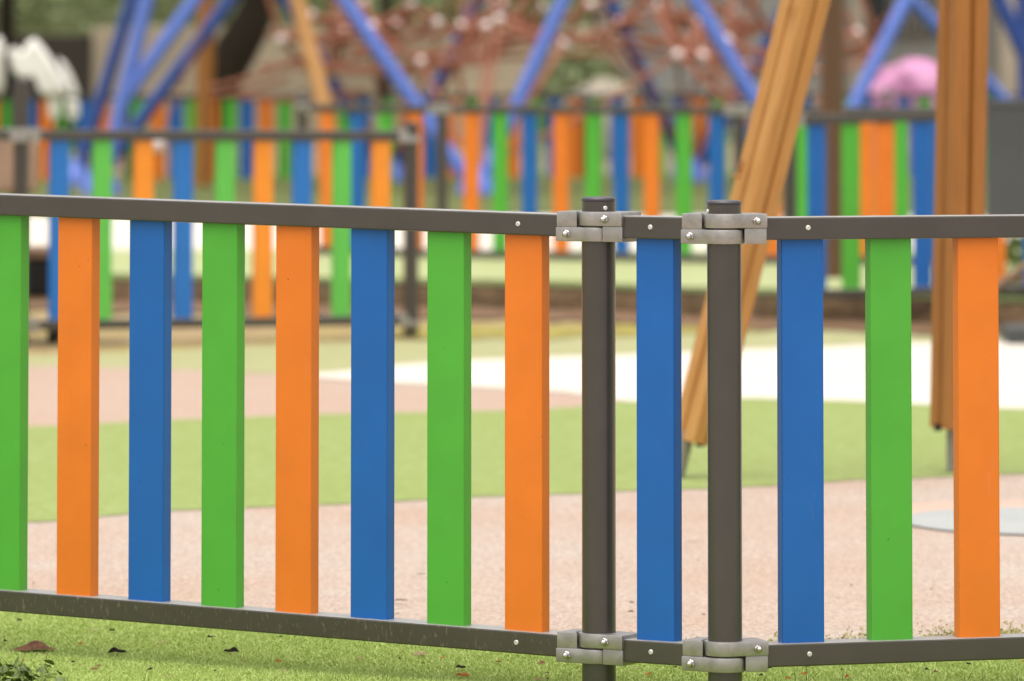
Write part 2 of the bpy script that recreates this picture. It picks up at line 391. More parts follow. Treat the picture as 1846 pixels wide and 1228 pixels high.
def clamp_bm(P, d, upper, zc, L=.071):
    """half clamp: socket round the rail end plus a half-height ring round the post"""
    bm = bmesh.new(); n = Vector((-d.y, d.x, 0)); HH = .0275
    def W(u, v): q = P + d * u + n * v; return (q.x, q.y)
    r = .0380; hd = .0345
    out = [W(L, -hd), W(L, hd), W(.012, hd + .001)]
    out += [W(r * math.cos(t), r * math.sin(t)) for t in [R(80) + R(200) * i / 22 for i in range(23)]]
    out += [W(.012, -hd - .001)]
    s = 1 if upper else -1
    za, zb = (zc + .0012, zc + HH) if upper else (zc - HH, zc - .0012)
    add_prism(bm, out, za, zb, .0022)
    hd2 = .0315
    rc = .0425; t1 = math.asin(hd2 / rc)
    o2 = [W(L - .0004, -hd2), W(L - .0004, hd2)] + [W(rc * math.cos(t1 - 2 * t1 * i / 14), rc * math.sin(t1 - 2 * t1 * i / 14)) for i in range(15)]
    za, zb = (zc - HH, zc + .0014) if upper else (zc - .0014, zc + HH)
    add_prism(bm, o2, za, zb, .0016)
    return bm
def clamp(parent, P, d, upper, zc, bu=.050, detail=True):
    o = link('clamp', clamp_bm(P, d, upper, zc), M['cast'], parent, True)
    if detail:
        n = Vector((-d.y, d.x, 0)); n = n if n.y < 0 else -n
        z = zc + (.014 if upper else -.014)
        q = P + d * bu + n * .0345; bolt(o, Vector((q.x, q.y, z)), n)
    return o
def post(parent, P, top, r=.0312, z0=0, detail=True, ri=None):
    bm = bmesh.new(); add_lathe(bm, (P.x, P.y, 0), [(r, z0 - .02), (r, top - .0075)], seg=48)
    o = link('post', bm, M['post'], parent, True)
    bm = bmesh.new()
    add_lathe(bm, (P.x, P.y, 0), [(r - .001, top - .012), (r - .001, top - .0066), (r + .0004, top - .0062), (r + .0004, top - .003), (r - .002, top), (r * .6, top + .0012), (.002, top + .0016)], seg=48)
    link('cap', bm, M['cap'], o, True)
    if ri is not None:
        n = Vector((math.sin(ri), -math.cos(ri), 0)); screw(o, Vector((P.x, P.y, top - .019)) + n * r, n, .0040)
    return o
def rail(parent, a, b, mat, sl=0.):
    d = (b - a); L = d.length; dn = Vector((d.x, d.y, 0)).normalized(); n = Vector((-dn.y, dn.x, 0))
    bm = bmesh.new(); add_box(bm, (a + b) / 2, d / 2, n * RD / 2, Vector((0, 0, RH / 2)), .003, 2)
    return link('rail', bm, mat, parent)
def hit(px, O, d):
    """distance along the plan line O + u d seen at photo column px"""
    k = ray(px, 790); k = Vector((k.x, k.y)); o = Vector((O.x, O.y)); dd = Vector((d.x, d.y))
    # t*k = o + u*dd
    det = k.x * (-dd.y) - k.y * (-dd.x)
    return (k.x * o.y - k.y * o.x) * -1 / det * -1 if False else (k.x * o.y - k.y * o.x) / (k.y * dd.x - k.x * dd.y) * 1.0

COL = {'g': 'green', 'o': 'orange', 'b': 'blue'}
# --- the near fence
P1 = Vector((.1596, 10.268, 0)); P2 = Vector((.3856, 10.122, 0))
fence = thing('slatted_fence', (P1.x, P1.y, 0), 'sharp nearest fence of green, orange and blue slats between charcoal rails and clamped posts', 'fence')
PL = fence.location.copy()
def under(o):
    # children were built in world space: shift them to the fence's base
    for ch in [c for c in sc.objects if c.parent == o]:
        ch.location -= o.location
def dirn(deg): return Vector((math.cos(R(deg)), math.sin(R(deg)), 0))
ZT, ZB = .8558, .0862
dL = dirn(180 - 30.3)     # left panel runs away from post one
dR = dirn(16.5)
dM = (P2 - P1).normalized()
def nrm(d):
    n = Vector((-d.y, d.x, 0)); return n if n.y < 0 else -n
def panel(parent, P, d, u_start, u_end, fr, colors, slope=0., zt=ZT, zb=ZB, side=1, mats=('rail', 'rail_dusty'), over=.004):
    """rails and slats; fr = list of slat centre distances along d"""
    n = nrm(d)
    def zz(z, u): return z + slope * u
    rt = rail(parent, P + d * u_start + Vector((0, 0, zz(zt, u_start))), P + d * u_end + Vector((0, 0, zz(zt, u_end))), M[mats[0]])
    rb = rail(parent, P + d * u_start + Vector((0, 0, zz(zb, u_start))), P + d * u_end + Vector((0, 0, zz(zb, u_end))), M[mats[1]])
    for u, c in zip(fr, colors):
        q = P + d * u
        link('slat', slat_bm(q, d, n, zz(zb, u) + RH / 2 - .006, zz(zt, u) - RH / 2 + .006), M[COL[c]], parent)
    return rt, rb
def edges_to_centres(P, d, first, last, count, extra_before=0, extra_after=0, edge=-1):
    """front edges (photo columns) of the first and last slat -> equally spaced centres along d"""
    n = nrm(d); O = P + n * ST / 2
    u0, u1 = hit(first, O, d), hit(last, O, d)
    s = 1 if d.x > 0 else -1
    u0 += s * SW / 2 * (-edge); u1 += s * SW / 2 * (-edge)
    st = (u1 - u0) / (count - 1) if count > 1 else .167 * s
    return [u0 + st * i for i in range(-extra_before, count + extra_after)], st
cs, stp = edges_to_centres(P1, dL, -25, 909, 8, 2, 0)
print('left slat spacing', stp)
end_u = cs[0] + .12
slopeL = .0170
rt, rb = panel(fence, P1, dL, .05, end_u - .05, cs, 'obgobgobgo'[0:0] + 'obgobgobgo' if False else 'obgobgobgo', slopeL * 1.0)
for r_, px, py, D in ((rt, 934, 403, 10.37), (rb, 931, 1154, 10.37)):
    u = hit(px, P1 + nrm(dL) * RD / 2, dL); q = P1 + dL * u + nrm(dL) * RD / 2
    screw(r_, Vector((q.x, q.y, (ZT if r_ is rt else ZB) + slopeL * u)), nrm(dL))
cs, stp = edges_to_centres(P1, dM, 1146.5, 1146.5, 1)
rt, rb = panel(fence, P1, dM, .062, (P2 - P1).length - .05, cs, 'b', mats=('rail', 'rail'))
for r_, z in ((rt, ZT), (rb, ZB)):
    u = hit(1173, P1 + nrm(dM) * RD / 2, dM); q = P1 + dM * u + nrm(dM) * RD / 2
    screw(r_, Vector((q.x, q.y, z + .001)), nrm(dM))
cs, stp = edges_to_centres(P2, dR, 1410, 1728, 3, 0, 4)
print('right slat spacing', stp)
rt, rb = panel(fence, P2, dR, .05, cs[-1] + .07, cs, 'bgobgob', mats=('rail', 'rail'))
for r_, z in ((rt, ZT), (rb, ZB)):
    u = hit(1458, P2 + nrm(dR) * RD / 2, dR); q = P2 + dR * u + nrm(dR) * RD / 2
    screw(r_, Vector((q.x, q.y, z + .001)), nrm(dR))
post(fence, P1, .909, ri=R(22)); post(fence, P2, .9065, ri=R(-72))
PA = P1 + dL * end_u; PB = P2 + dR * (cs[-1] + .12)
post(fence, PA, .935); post(fence, PB, .91)
for z in (ZT, ZB):
    clamp(fence, P1, dL, False, z, .047); clamp(fence, P1, dM, True, z, .036)
    clamp(fence, P2, -dM, False, z, .050); clamp(fence, P2, dR, True, z, .051)
    clamp(fence, PA, -dL, True, z + slopeL * end_u); clamp(fence, PB, -dR, False, z)
under(fence)

# --- fences further back: slats given by the photo columns of their centres
def far_fence(label, group, runs, tall, gz=0., mats=('rail', 'rail'), tone='', wd=SW):
    """runs: list of (D0 at px0, D1 at px1, zt0, zt1, [(px, colour)...], px0, px1)"""
    f = None; allp = []
    for (px0, D0, px1, D1, zt0, zt1, slats) in runs:
        A = U(px0, 300, D0); A.z = 0; B = U(px1, 300, D1); B.z = 0
        if f is None: f = thing('slatted_fence', (A.x, A.y, gz), label, 'fence', group)
        d = (B - A).normalized(); L = (B - A).length; sl = (zt1 - zt0) / L; n = nrm(d)
        for zz in (zt0, zt0 - .77):
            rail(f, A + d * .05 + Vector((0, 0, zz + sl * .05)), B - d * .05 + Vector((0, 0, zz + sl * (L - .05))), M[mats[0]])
        for px, c in slats:
            u = hit(px, A, d); q = A + d * u; zz = zt0 + sl * u
            link('slat', slat_bm(q, d, n, zz - .77 + RH / 2 - .006, zz - RH / 2 + .006, wd), M[tone + COL[c]], f)
        for P_, dd, up, zz in ((A, d, True, zt0), (B, -d, False, zt1)):
            allp.append((P_, zz))
            for z in (zz, zz - .77): clamp(f, P_, dd, up, z, detail=False)
    seen = []
    for P_, zz in allp:
        if any((P_ - s).length < .02 for s in seen): continue
        seen.append(P_); post(f, P_, zz + (tall if tall and len(seen) == 1 else .055), z0=gz)
    under(f)
    return f
def cyc(x0, step, n, s): return [(x0 + step * i, s[i % len(s)]) for i in range(n)]
GR = 'coloured slat fences round the playground'
f2 = far_fence('blurred slat fence behind the left panel, ending at a tall post beside a bench', GR, [
    (38, 22.6, 741, 23.4, .860, .846, [(104, 'b'), (181.5, 'g'), (256.5, 'o'), (328, 'b'), (403.5, 'g'), (472.5, 'o'), (543, 'b'), (614.5, 'g'), (685, 'o')]),
    (-690, 21.6, 38, 22.6, .870, .860, cyc(-30, -77, 8, 'obg'))], .22, tone='f')
f3 = far_fence('middle blurred slat fence on the pale raised lawn, in front of the rope net', GR, [
    (545, 30.4, 797, 29.8, .905, .903, [(590, 'o'), (644, 'b'), (693, 'g'), (750, 'o')]),
    (797, 29.8, 1333, 29.0, .903, .903, [(850, 'o'), (902, 'g'), (955, 'b'), (1012, 'o'), (1070, 'g'), (1121, 'b'), (1176, 'o'), (1234, 'g'), (1294, 'b')]),
    (1333, 29.0, 1740, 28.6, .903, .903, [(1395, 'o'), (1445, 'g'), (1505, 'b'), (1565, 'o'), (1625, 'g'), (1685, 'b')])], None, PZ)
f4 = far_fence('blurred slat fence on the right, behind the upright timber leg', GR, [
    (1424, 24.7, 2080, 24.3, .898, .945, [(1474, 'b'), (1536, 'g'), (1598, 'o'), (1665, 'b'), (1732, 'g'), (1798, 'o'), (1864, 'b'), (1930, 'g'), (1996, 'o')])], None, .0)
f5 = far_fence('most distant slat fence running behind the blue tubes of the net', GR, [
    (-160, 48.8, 230, 49.6, .84, .84, cyc(-120, 33.5, 10, 'ogb')),
    (230, 49.6, 545, 50, .84, .84, [(245, 'g'), (283, 'o'), (315, 'b'), (345, 'g'), (378, 'o'), (413, 'g'), (443, 'b'), (478, 'o'), (512, 'g')]),
    (545, 50, 1055, 50.6, .84, .84, [(585, 'o'), (620, 'g'), (655, 'b'), (698, 'g'), (735, 'o'), (775, 'b')] + cyc(812, 37.5, 7, 'ogb')), (1055, 50.6, 1600, 51, .84, .84, cyc(1076, 37.5, 14, 'gbo')),
    (1600, 51, 2050, 51.4, .84, .84, cyc(1632, 37.5, 11, 'bgo'))], None, PZ, wd=.125)

# ------------------------------------------------------------------ timber swing frame: two grooved legs
LEG_M = {}
def timber_leg(parent, p0, p1, s, mat, rot, foot=None, name='leg'):
    """grooved square timber from p0 (bottom) to p1, s = half width"""
    p0, p1 = Vector(p0), Vector(p1); ax = (p1 - p0); L = ax.length
    prof = []
    for k in range(4):
        for t in (-.88, -.34, -.16, .0, .16, .34, .88):
            depth = {0.0: .60, .16: .98, -.16: .98}.get(t, 1.0)
            x, y = depth, t
            a = R(90 * k); prof.append((x * math.cos(a) - y * math.sin(a), x * math.sin(a) + y * math.cos(a)))
    bm = bmesh.new(); nz = 26; rings = []
    for j in range(nz + 1):
        z = L * j / nz; row = []
        for x, y in prof:
            k = 1 + .02 * noise.noise(Vector((x * 2, y * 2, z * 3 + p0.x)))
            row.append(bm.verts.new((x * s * k, y * s * k, z)))
        rings.append(row)
    n = len(prof)
    for A, B in zip(rings, rings[1:]):
        for i in range(n): bm.faces.new((A[i], A[(i + 1) % n], B[(i + 1) % n], B[i]))
    bm.faces.new(rings[0][::-1]); bm.faces.new(rings[-1])
    o = link(name, bm, mat, parent)
    mm = Matrix.Translation(p0 - parent.location) @ ax.to_track_quat('Z', 'Y').to_matrix().to_4x4() @ Matrix.Rotation(rot, 4, 'Z')
    o.matrix_local = mm; LEG_M[o.name] = mm
    return o
topz = 2.9
a0 = U(1722, 772, 15.7); a1 = U(1737, -10, 15.7); up = (a1 - a0) / (a1.z - a0.z)
A_top = a0 + up * (topz - a0.z)
b0 = U(1252, 796, 15.5); b1 = U(1452, 0, 15.5); ub = (b1 - b0) / (b1.z - b0.z)
B_top = b0 + ub * (topz - b0.z)
sw = thing('swing_frame', (a0.x, 15.7, 0), 'tall timber swing frame with a slanted leg and an upright grooved leg on steel feet', 'play equipment')
lg = timber_leg(sw, a0, A_top, .0545, M['wood_dark'], R(28))
bm = bmesh.new(); add_tube(bm, (a0.x - .012 - sw.location.x, 0, 0), (a0.x - .012 - sw.location.x, 0, a0.z + .02), .013)
link('steel_foot', bm, M['foot'], sw, True)
bm = bmesh.new()
for dx in (-.02,): add_lathe(bm, (dx - .03, -.02, a0.z - .006), [(.012, 0), (.010, .02)], seg=12)
link('foot_screw', bm, M['dark'], sw)
lg2 = timber_leg(sw, b0, B_top, .0505, M['wood'], R(38))
q0 = b0 - ub * b0.z
bm = bmesh.new(); add_tube(bm, q0 - sw.location + Vector((-.03, 0, 0)), b0 + ub * .03 - sw.location + Vector((-.03, 0, 0)), .026)
link('steel_foot', bm, M['foot'], sw, True)
bm = bmesh.new(); add_lathe(bm, b0 - sw.location + Vector((.014, -.03, -.012)), [(.013, 0), (.010, .02)], seg=12)
link('foot_screw', bm, M['dark'], sw)
for kx, ky, sx_, sz_ in ((1336, 300, .010, .030), (1328, 318, .016, .008), (1422, 14, .007, .022)):
    bm = bmesh.new(); bmesh.ops.create_icosphere(bm, subdivisions=3, radius=1)
    kp = U(kx, ky, 15.5 - .060)
    bmesh.ops.transform(bm, matrix=Matrix.Translation(kp - sw.location) @ Matrix.Rotation(R(14), 4, 'Y') @ Matrix.Diagonal((sx_ * .7, .010, sz_ * .8, 1)), verts=bm.verts)
    link('knot', bm, M['wood_dark'], lg2, True).matrix_parent_inverse = LEG_M[lg2.name].inverted()
# cross beam above the frame, with the second pair of legs further right
bm = bmesh.new(); add_tube(bm, B_top - sw.location + Vector((-.4, -.05, 0)), Vector((A_top.x + 2.2, A_top.y, topz)) - sw.location, .07, seg=20)
link('cross_beam', bm, M['wood'], sw, True)

# brown pole behind the right-hand fence
pb = G(1512, 548, 0)
pp = thing('timber_pole', (pb.x, 27.2, PZ - .01), 'single dark brown round pole standing behind the right rear fence', 'pole')
bm = bmesh.new(); add_tube(bm, (0, 0, 0), (.015, 0, 3.4), .058, .054, 20); link('shaft', bm, M['pole'], pp, True)
bm = bmesh.new(); add_lathe(bm, (.015, 0, 3.4), [(.062, -.01), (.064, .02), (.04, .045), (.003, .055)], seg=20); link('cap', bm, M['dark'], pp, True)

# ------------------------------------------------------------------ bench on the left
bD = 23.0
bn = thing('park_bench', (U(40, 500, bD).x, bD, 0), 'brown board bench with black iron legs at the far left edge', 'bench')
def L_(p): return Vector(p) - bn.location
def bench_leg(px):
    bm = bmesh.new()
    pts = [(88, 460), (90, 500), (96, 545), (101, 585), (100, 615), (96, 634)]
    off = (px - 95)
    P_ = [U(x + off, y, bD - .05) for x, y in pts]
    P_[-1].z = .012
    add_path(bm, [L_(p) for p in P_], [.045, .032, .020, .016, .018, .022], 10)
    # foot pad, apron and rear leg
    add_box(bm, L_(U(98 + off, 634, bD - .05)) * Vector((1, 1, 0)) + Vector((0, 0, .03)) if False else Vector((L_(P_[-1]).x, L_(P_[-1]).y, .03)), (.022, 0, 0), (0, .05, 0), (0, 0, .03), .008)
    a = L_(P_[0]); add_path(bm, [a + Vector((-.02, .0, 0)), a + Vector((-.02, .38, -.02)), a + Vector((-.0, .48, -.36))], [.03, .024, .02], 8)
    return bm
link('leg', bench_leg(95), M['dark'], bn, True)
link('leg', bench_leg(-330), M['dark'], bn, True)
s0 = U(190, 455, bD); s1x = U(-430, 455, bD).x
for i in range(3):
    bm = bmesh.new(); zc = s0.z
    add_box(bm, L_(((s0.x + s1x) / 2, bD - .12 + i * .15, zc)), ((s0.x - s1x) / 2, 0, 0), (0, .068, 0), (0, 0, .021), .008)
    link('seat_board', bm, M['bench_wood'], bn)
bm = bmesh.new(); z0_ = U(60, 352, bD).z
add_box(bm, L_(((U(66, 300, bD).x + s1x) / 2 - .02, bD + .36, .72)), ((U(62, 300, bD).x - s1x) / 2, 0, 0), (0, .018, -.006), (0.004, .03, .105), .006)
link('backrest', bm, M['bench_wood'], bn)
bm = bmesh.new()
add_box(bm, L_((s0.x - .28, bD + .02, s0.z - .10)), (.16, 0, 0), (0, .20, 0), (0, 0, .075), .02)
link('apron', bm, M['dark'], bn)

# ------------------------------------------------------------------ charcoal panel and block on the right
cD = 22.9
cb = thing('information_board', (U(1900, 600, cD).x, cD, 0), 'charcoal board on a low dark plinth at the far right edge', 'board')
def C_(p): return Vector(p) - cb.location
bm = bmesh.new(); a = U(1778, 190, cD); b = U(2080, 398, cD)
add_box(bm, C_(((a.x + b.x) / 2, cD, (a.z + b.z) / 2)), ((b.x - a.x) / 2, .01, 0), (0, .035, 0), (0, 0, (a.z - b.z) / 2), .008)
link('panel', bm, M['charcoal'], cb)
bm = bmesh.new(); add_box(bm, C_(((a.x + b.x) / 2, cD - .002, a.z + .008)), ((b.x - a.x) / 2 + .012, 0, 0), (0, .048, 0), (0, 0, .014), .005)
link('top_edge', bm, M['charcoal'], cb)
for px in (1905, 2040):
    bm = bmesh.new(); add_tube(bm, C_((U(px, 300, cD).x, cD + .06, .1)), C_((U(px, 300, cD).x, cD + .06, a.z)), .03); link('upright', bm, M['dark'], cb, True)
bm = bmesh.new(); a = U(1812, 588, cD)
add_box(bm, C_(((a.x + U(2100, 588, cD).x) / 2, cD + .05, a.z / 2)), ((U(2100, 588, cD).x - a.x) / 2, 0, 0), (0, .2, 0), (0, 0, a.z / 2), .012)
link('plinth', bm, M['charcoal'], cb)
bm = bmesh.new()
rnd = random.Random(4)
# dry stick leaning by the board
st = thing('dry_branch', U(1808, 540, 24), 'pale dry forked branch under the charcoal board at right', 'branch')
bm = bmesh.new(); o0 = st.location
add_path(bm, [U(1780, 530, 24) - o0, U(1812, 505, 24) - o0, U(1850, 478, 24) - o0, U(1890, 440, 24.1) - o0], [.02, .018, .014, .008], 8)
add_path(bm, [U(1812, 505, 24) - o0, U(1840, 505, 24) - o0, U(1872, 494, 24) - o0], [.014, .010, .005], 8)
add_path(bm, [U(1780, 530, 24) - o0, U(1772, 545, 24) - o0, Vector((U(1765, 560, 24).x - o0.x, 0, -o0.z))], [.02, .02, .022], 8)
link('stick', bm, M['bench_wood'], st, True)

# ------------------------------------------------------------------ rope climbing net on blue tubes
gf = PZ
net = thing('climbing_net', (U(850, 351, 46).x, 46, gf), 'large red rope climbing net hung inside a zigzag frame of blue tubes', 'climbing net')
def N_(p): return Vector(p) - net.location
YF, YB = 44.2, 49.0
def GP(px, Y): v = U(px, 300, Y); v.z = gf; return v
feetF = {'l': GP(182, YF), 'm': GP(860, YF), 'r': GP(1462, YF), 'rr': GP(1955, 45.5)}
upF = {'a': U(468, -222, YF + .2), 'b': U(1118, -228, YF + .2), 'c': U(1637, -8, YF + .3), 'z': U(250, -330, YF + .5), 'z2': U(300, -420, 46)}
feetB = {'m': GP(706, YB), 'r': GP(1246, YB), 'l': GP(135, 47.5)}
upB = {'a': U(445, -160, YB), 'b': U(1010, -300, YB), 'c': U(1480, -190, YB), 'l': U(300, -250, 47.5)}
def tube(p, q, mat, r=.058):
    bm = bmesh.new(); add_tube(bm, N_(p), N_(q), r, seg=18); return link('frame_tube', bm, M[mat], net, True)
tube(feetF['l'], U(278, -60, YF), 'tube'); tube(U(214, 194, YF), U(508, -222, YF + .1), 'tube')
tube(feetF['m'], upF['a'], 'tube'); tube(feetF['m'], upF['b'], 'tube')
tube(feetF['r'], upF['b'], 'tube'); tube(feetF['r'], upF['c'], 'tube'); tube(feetF['rr'], upF['c'], 'tube')
tube(U(278, -60, YF), upF['z2'], 'tube')
tube(feetB['l'], U(256, -60, 47.5), 'tube_dark'); tube(GP(160, 45.6), U(565, -200, 45.6), 'tube_dark')
tube(feetB['m'], U(440, -128, YB), 'tube_dark'); tube(feetB['m'], U(905, -90, YB), 'tube_dark')
tube(feetB['r'], U(1036, -140, YB), 'tube_dark'); tube(feetB['r'], U(1460, -60, YB), 'tube_dark')
tube(U(1775, -60, 46), U(1905, 230, 46), 'tube_dark', .065); tube(U(1842, -60, 46), U(1850, 230, 46), 'tube_dark')
for k, p in list(feetF.items()) + list(feetB.items()):
    bm = bmesh.new(); add_lathe(bm, N_(p), [(.16, 0), (.16, .05), (.11, .12), (.07, .2), (.004, .22)], seg=24)
    link('foot_joint', bm, M['tube'], net, True)
rnd = random.Random(11)
nodes = []
for x, y in [(508, 72), (553, 121), (597, 128), (672, 48), (715, 45), (700, 86), (760, 112), (788, 42), (830, 48), (835, 100), (877, 48), (882, 110), (900, 35), (885, 10), (912, 12),
             (1019, 80), (1083, 80), (1115, 42), (1205, 35), (1210, 80), (1180, 12), (1222, 100), (1245, 5), (1266, 102), (1262, 40), (1310, 75), (1487, 130), (1380, 48), (1420, 96),
             (655, 5), (560, 28), (620, 60), (740, 8), (950, 60), (975, 15), (1140, -10), (1320, 20), (1345, 118), (1065, 10), (1545, 60), (1590, 95)]:
    nodes.append(U(x, y, rnd.uniform(45.2, 48.4)))
vis = len(nodes)
for _ in range(46):
    nodes.append(U(rnd.uniform(420, 1560), rnd.uniform(-420, -10), rnd.uniform(45.2, 48.4)))
bm = bmesh.new(); done = set()
def rope(p, q, r=.024):
    p, q = N_(p), N_(q); mid = (p + q) / 2 - Vector((0, 0, (p - q).length * .03))
    add_path(bm, [p, mid, q], r, 7)
for i, p in enumerate(nodes):
    ds = sorted(range(len(nodes)), key=lambda j: (nodes[j] - p).length)
    for j in ds[1:5]:
        if (min(i, j), max(i, j)) in done: continue
        done.add((min(i, j), max(i, j))); rope(p, nodes[j])
anchors = [feetF['m'] + Vector((0, 0, .2)), feetF['r'] + Vector((0, 0, .2)), feetB['m'] + Vector((0, 0, .2)), feetB['r'] + Vector((0, 0, .2)), upF['a'], upF['b'], upF['c'], upB['b'], upB['c']]
for a in anchors:
    ds = sorted(range(len(nodes)), key=lambda j: (nodes[j] - a).length)
    for j in ds[0:5]: rope(a, nodes[j], .019)
# long sagging horizontal lines and low spreading lines
for (pa, pb, Y) in [((375, 160), (560, 95), 46), ((430, 175), (660, 165), 47), ((470, 120), (1010, 70), 46.5), ((480, 60), (1100, 96), 47.5), ((590, 128), (900, 105), 46), ((640, 95), (985, 60), 45.5),
                    ((990, 70), (1105, 78), 46.5), ((1010, 85), (940, 185), 46), ((980, 45), (1015, 80), 46), ((1095, 75), (1160, 140), 46), ((1100, 72), (1290, 60), 47), ((1200, 40), (1350, 50), 46),
                    ((1222, 100), (1260, 130), 46), ((1260, 130), (1400, 125), 47), ((1260, 130), (1330, 185), 46), ((1260, 130), (1240, 190), 46), ((1205, 85), (1130, 70), 46), ((1320, 40), (1440, 55), 47),
                    ((1340, 30), (1380, -20), 46), ((825, 120), (838, 190), 46), ((745, 110), (700, 150), 46), ((560, 30), (790, 20), 47), ((600, 70), (900, 40), 46.4), ((520, 140), (380, 175), 46.2)]:
    p, q = U(*pa, Y), U(*pb, Y); mid = (p + q) / 2 - Vector((0, 0, .05 * (p - q).length))
    add_path(bm, [N_(p), N_(mid), N_(q)], .021, 7)
p = U(283, 262, 44.4); add_path(bm, [N_(feetF['l'] + Vector((0, 0, .15))), N_(p), N_(U(360, 60, 44.6)), N_(U(430, -190, 44.6))], .010, 7); nodes.insert(27, p)
link('rope_web', bm, M['rope'], net, True)
for i, p in enumerate(nodes):
    if i >= 90: break
    r = .062 if i in (5, 11, 2, 27, 25, 1) else .048
    bm = bmesh.new(); bmesh.ops.create_icosphere(bm, subdivisions=2, radius=r, matrix=Matrix.Translation(N_(p)))
    link('rope_joint', bm, M['ball'], net, True)

# timber play frame at the left behind the net tubes
tf = thing('timber_play_frame', (U(368, 300, 47).x, 47, PZ), 'blurred orange-brown timber posts among the blue tubes at left', 'play equipment')
def T_(p): return Vector(p) - tf.location
bm = bmesh.new(); p = GP(366, 47); add_path(bm, [T_(p), T_(U(372, 40, 47)), T_(U(378, -420, 47))], [.08, .078, .075], 14); link('upright_post', bm, M['wood_dark'], tf, True)
bm = bmesh.new(); p = GP(612, 45); add_path(bm, [T_(p), T_(U(575, 150, 45.4)), T_(U(520, -60, 46)), T_(U(430, -420, 47))], [.07, .07, .07, .07], 14); link('slanted_post', bm, M['wood'], tf, True)
bm = bmesh.new(); add_tube(bm, T_(U(300, -400, 47)), T_(U(470, -400, 47)), .07); link('cross_beam', bm, M['wood_dark'], tf, True)

# ------------------------------------------------------------------ draped covers
def cover(name, px0, px1, pyt, Y, depth, mat, label, cat, seed, prof):
    """lumpy sheeting hanging to the ground over something; prof(u) = height fraction across"""
    a = U(px0, pyt, Y); b = U(px1, pyt, Y); H = a.z - PZ; W_ = (b.x - a.x)
    bm = bmesh.new(); nu, nv = 48, 40; grid = []
    for j in range(nv + 1):
        v = j / nv; row = []
        for i in range(nu):
            t = 2 * math.pi * i / nu
            cx, cyy = math.cos(t), math.sin(t)
            k = (1 - v ** 9) ** .5 if v < 1 else 0.0
            fold = 1 + .10 * math.sin(t * 7 + seed + 5 * v) + .12 * noise.noise(Vector((cx * 2, cyy * 2, v * 4 + seed)))
            x = cx * W_ / 2 * k * fold; y = cyy * depth / 2 * k * fold
            u = min(1, max(0, x / W_ + .5))
            z = H * v * prof(u) + (.055 * math.sin(x * 17 + y * 11 + 2) + .05) * v * v + .06 * noise.noise(Vector((x * 6, y * 6, seed)))  * v
            row.append(bm.verts.new((x, y, max(0.0, z))))
        grid.append(row)
    for A, B in zip(grid, grid[1:]):
        for i in range(nu): bm.faces.new((A[i], A[(i + 1) % nu], B[(i + 1) % nu], B[i]))
    o = link(name, bm, M[mat], None, True); o.location = ((a.x + b.x) / 2, Y, PZ)
    return tag(o, label, cat)
cover('draped_cover', 1535, 1795, 122, 53, .8, 'pinkcloth', 'crumpled shiny pink sheet covering a low heap behind the right fence', 'cover', 2.0, lambda u: 1 - 1.2 * (u - .4) ** 2)
# white sheet hung over a dark rail
wc = thing('white_cloth', U(80, 220, 41) * Vector((1, 1, 0)) + Vector((0, 0, PZ)), 'bright white cloth hanging in folds over a dark stand at upper left', 'cloth')
def cloth_strip(outline, Y, th, name):
    bm = bmesh.new(); P_ = [U(x, y, Y) - wc.location for x, y in outline]
    c = sum(P_, Vector()) / len(P_)
    ringf = []
    layers = [(-th, .78), (-th * .7, .93), (0, 1.0), (th * .7, .93), (th, .78)]
    rows = []
    for dy, k in layers:
        rows.append([bm.verts.new(c + (p - c) * k + Vector((0, dy + .04 * noise.noise(p * 7), 0))) for p in P_])
    n = len(P_)
    for A, B in zip(rows, rows[1:]):
        for i in range(n): bm.faces.new((A[i], A[(i + 1) % n], B[(i + 1) % n], B[i]))
    bm.faces.new(rows[0][::-1]); bm.faces.new(rows[-1])
    bmesh.ops.recalc_face_normals(bm, faces=bm.faces)
    return link(name, bm, M['white'], wc, True)
cloth_strip([(14, 92), (26, 84), (38, 96), (50, 76), (62, 68), (76, 82), (92, 104), (112, 138), (124, 165), (116, 176), (92, 178), (74, 170), (68, 152), (60, 136), (46, 142), (30, 138), (20, 124)], 41, .10, 'front_fold')
cloth_strip([(104, 104), (116, 112), (130, 136), (142, 168), (136, 178), (124, 172), (112, 146)], 41.4, .06, 'back_fold')
cloth_strip([(86, 176), (110, 178), (108, 208), (98, 220), (88, 210)], 41, .05, 'hanging_corner')
cloth_strip([(118, 178), (142, 182), (144, 208), (132, 222), (118, 210)], 41.2, .05, 'hanging_corner')
cloth_strip([(-22, 70), (2, 66), (8, 84), (4, 104), (8, 130), (8, 160), (-2, 172), (-22, 160)], 41, .06, 'side_fold')
bm = bmesh.new()
for x in (24, 120): add_tube(bm, U(x, 150, 41.2) * Vector((1, 1, 0)) - wc.location * Vector((1, 1, 0)), U(x, 112 + (x > 60) * 40, 41.2) - wc.location, .022)
add_tube(bm, U(-20, 110, 41.2) - wc.location, U(60, 112, 41.2) - wc.location, .02)
add_tube(bm, U(60, 112, 41.2) - wc.location, U(124, 158, 41.2) - wc.location, .02)
link('stand', bm, M['dark'], wc, True)

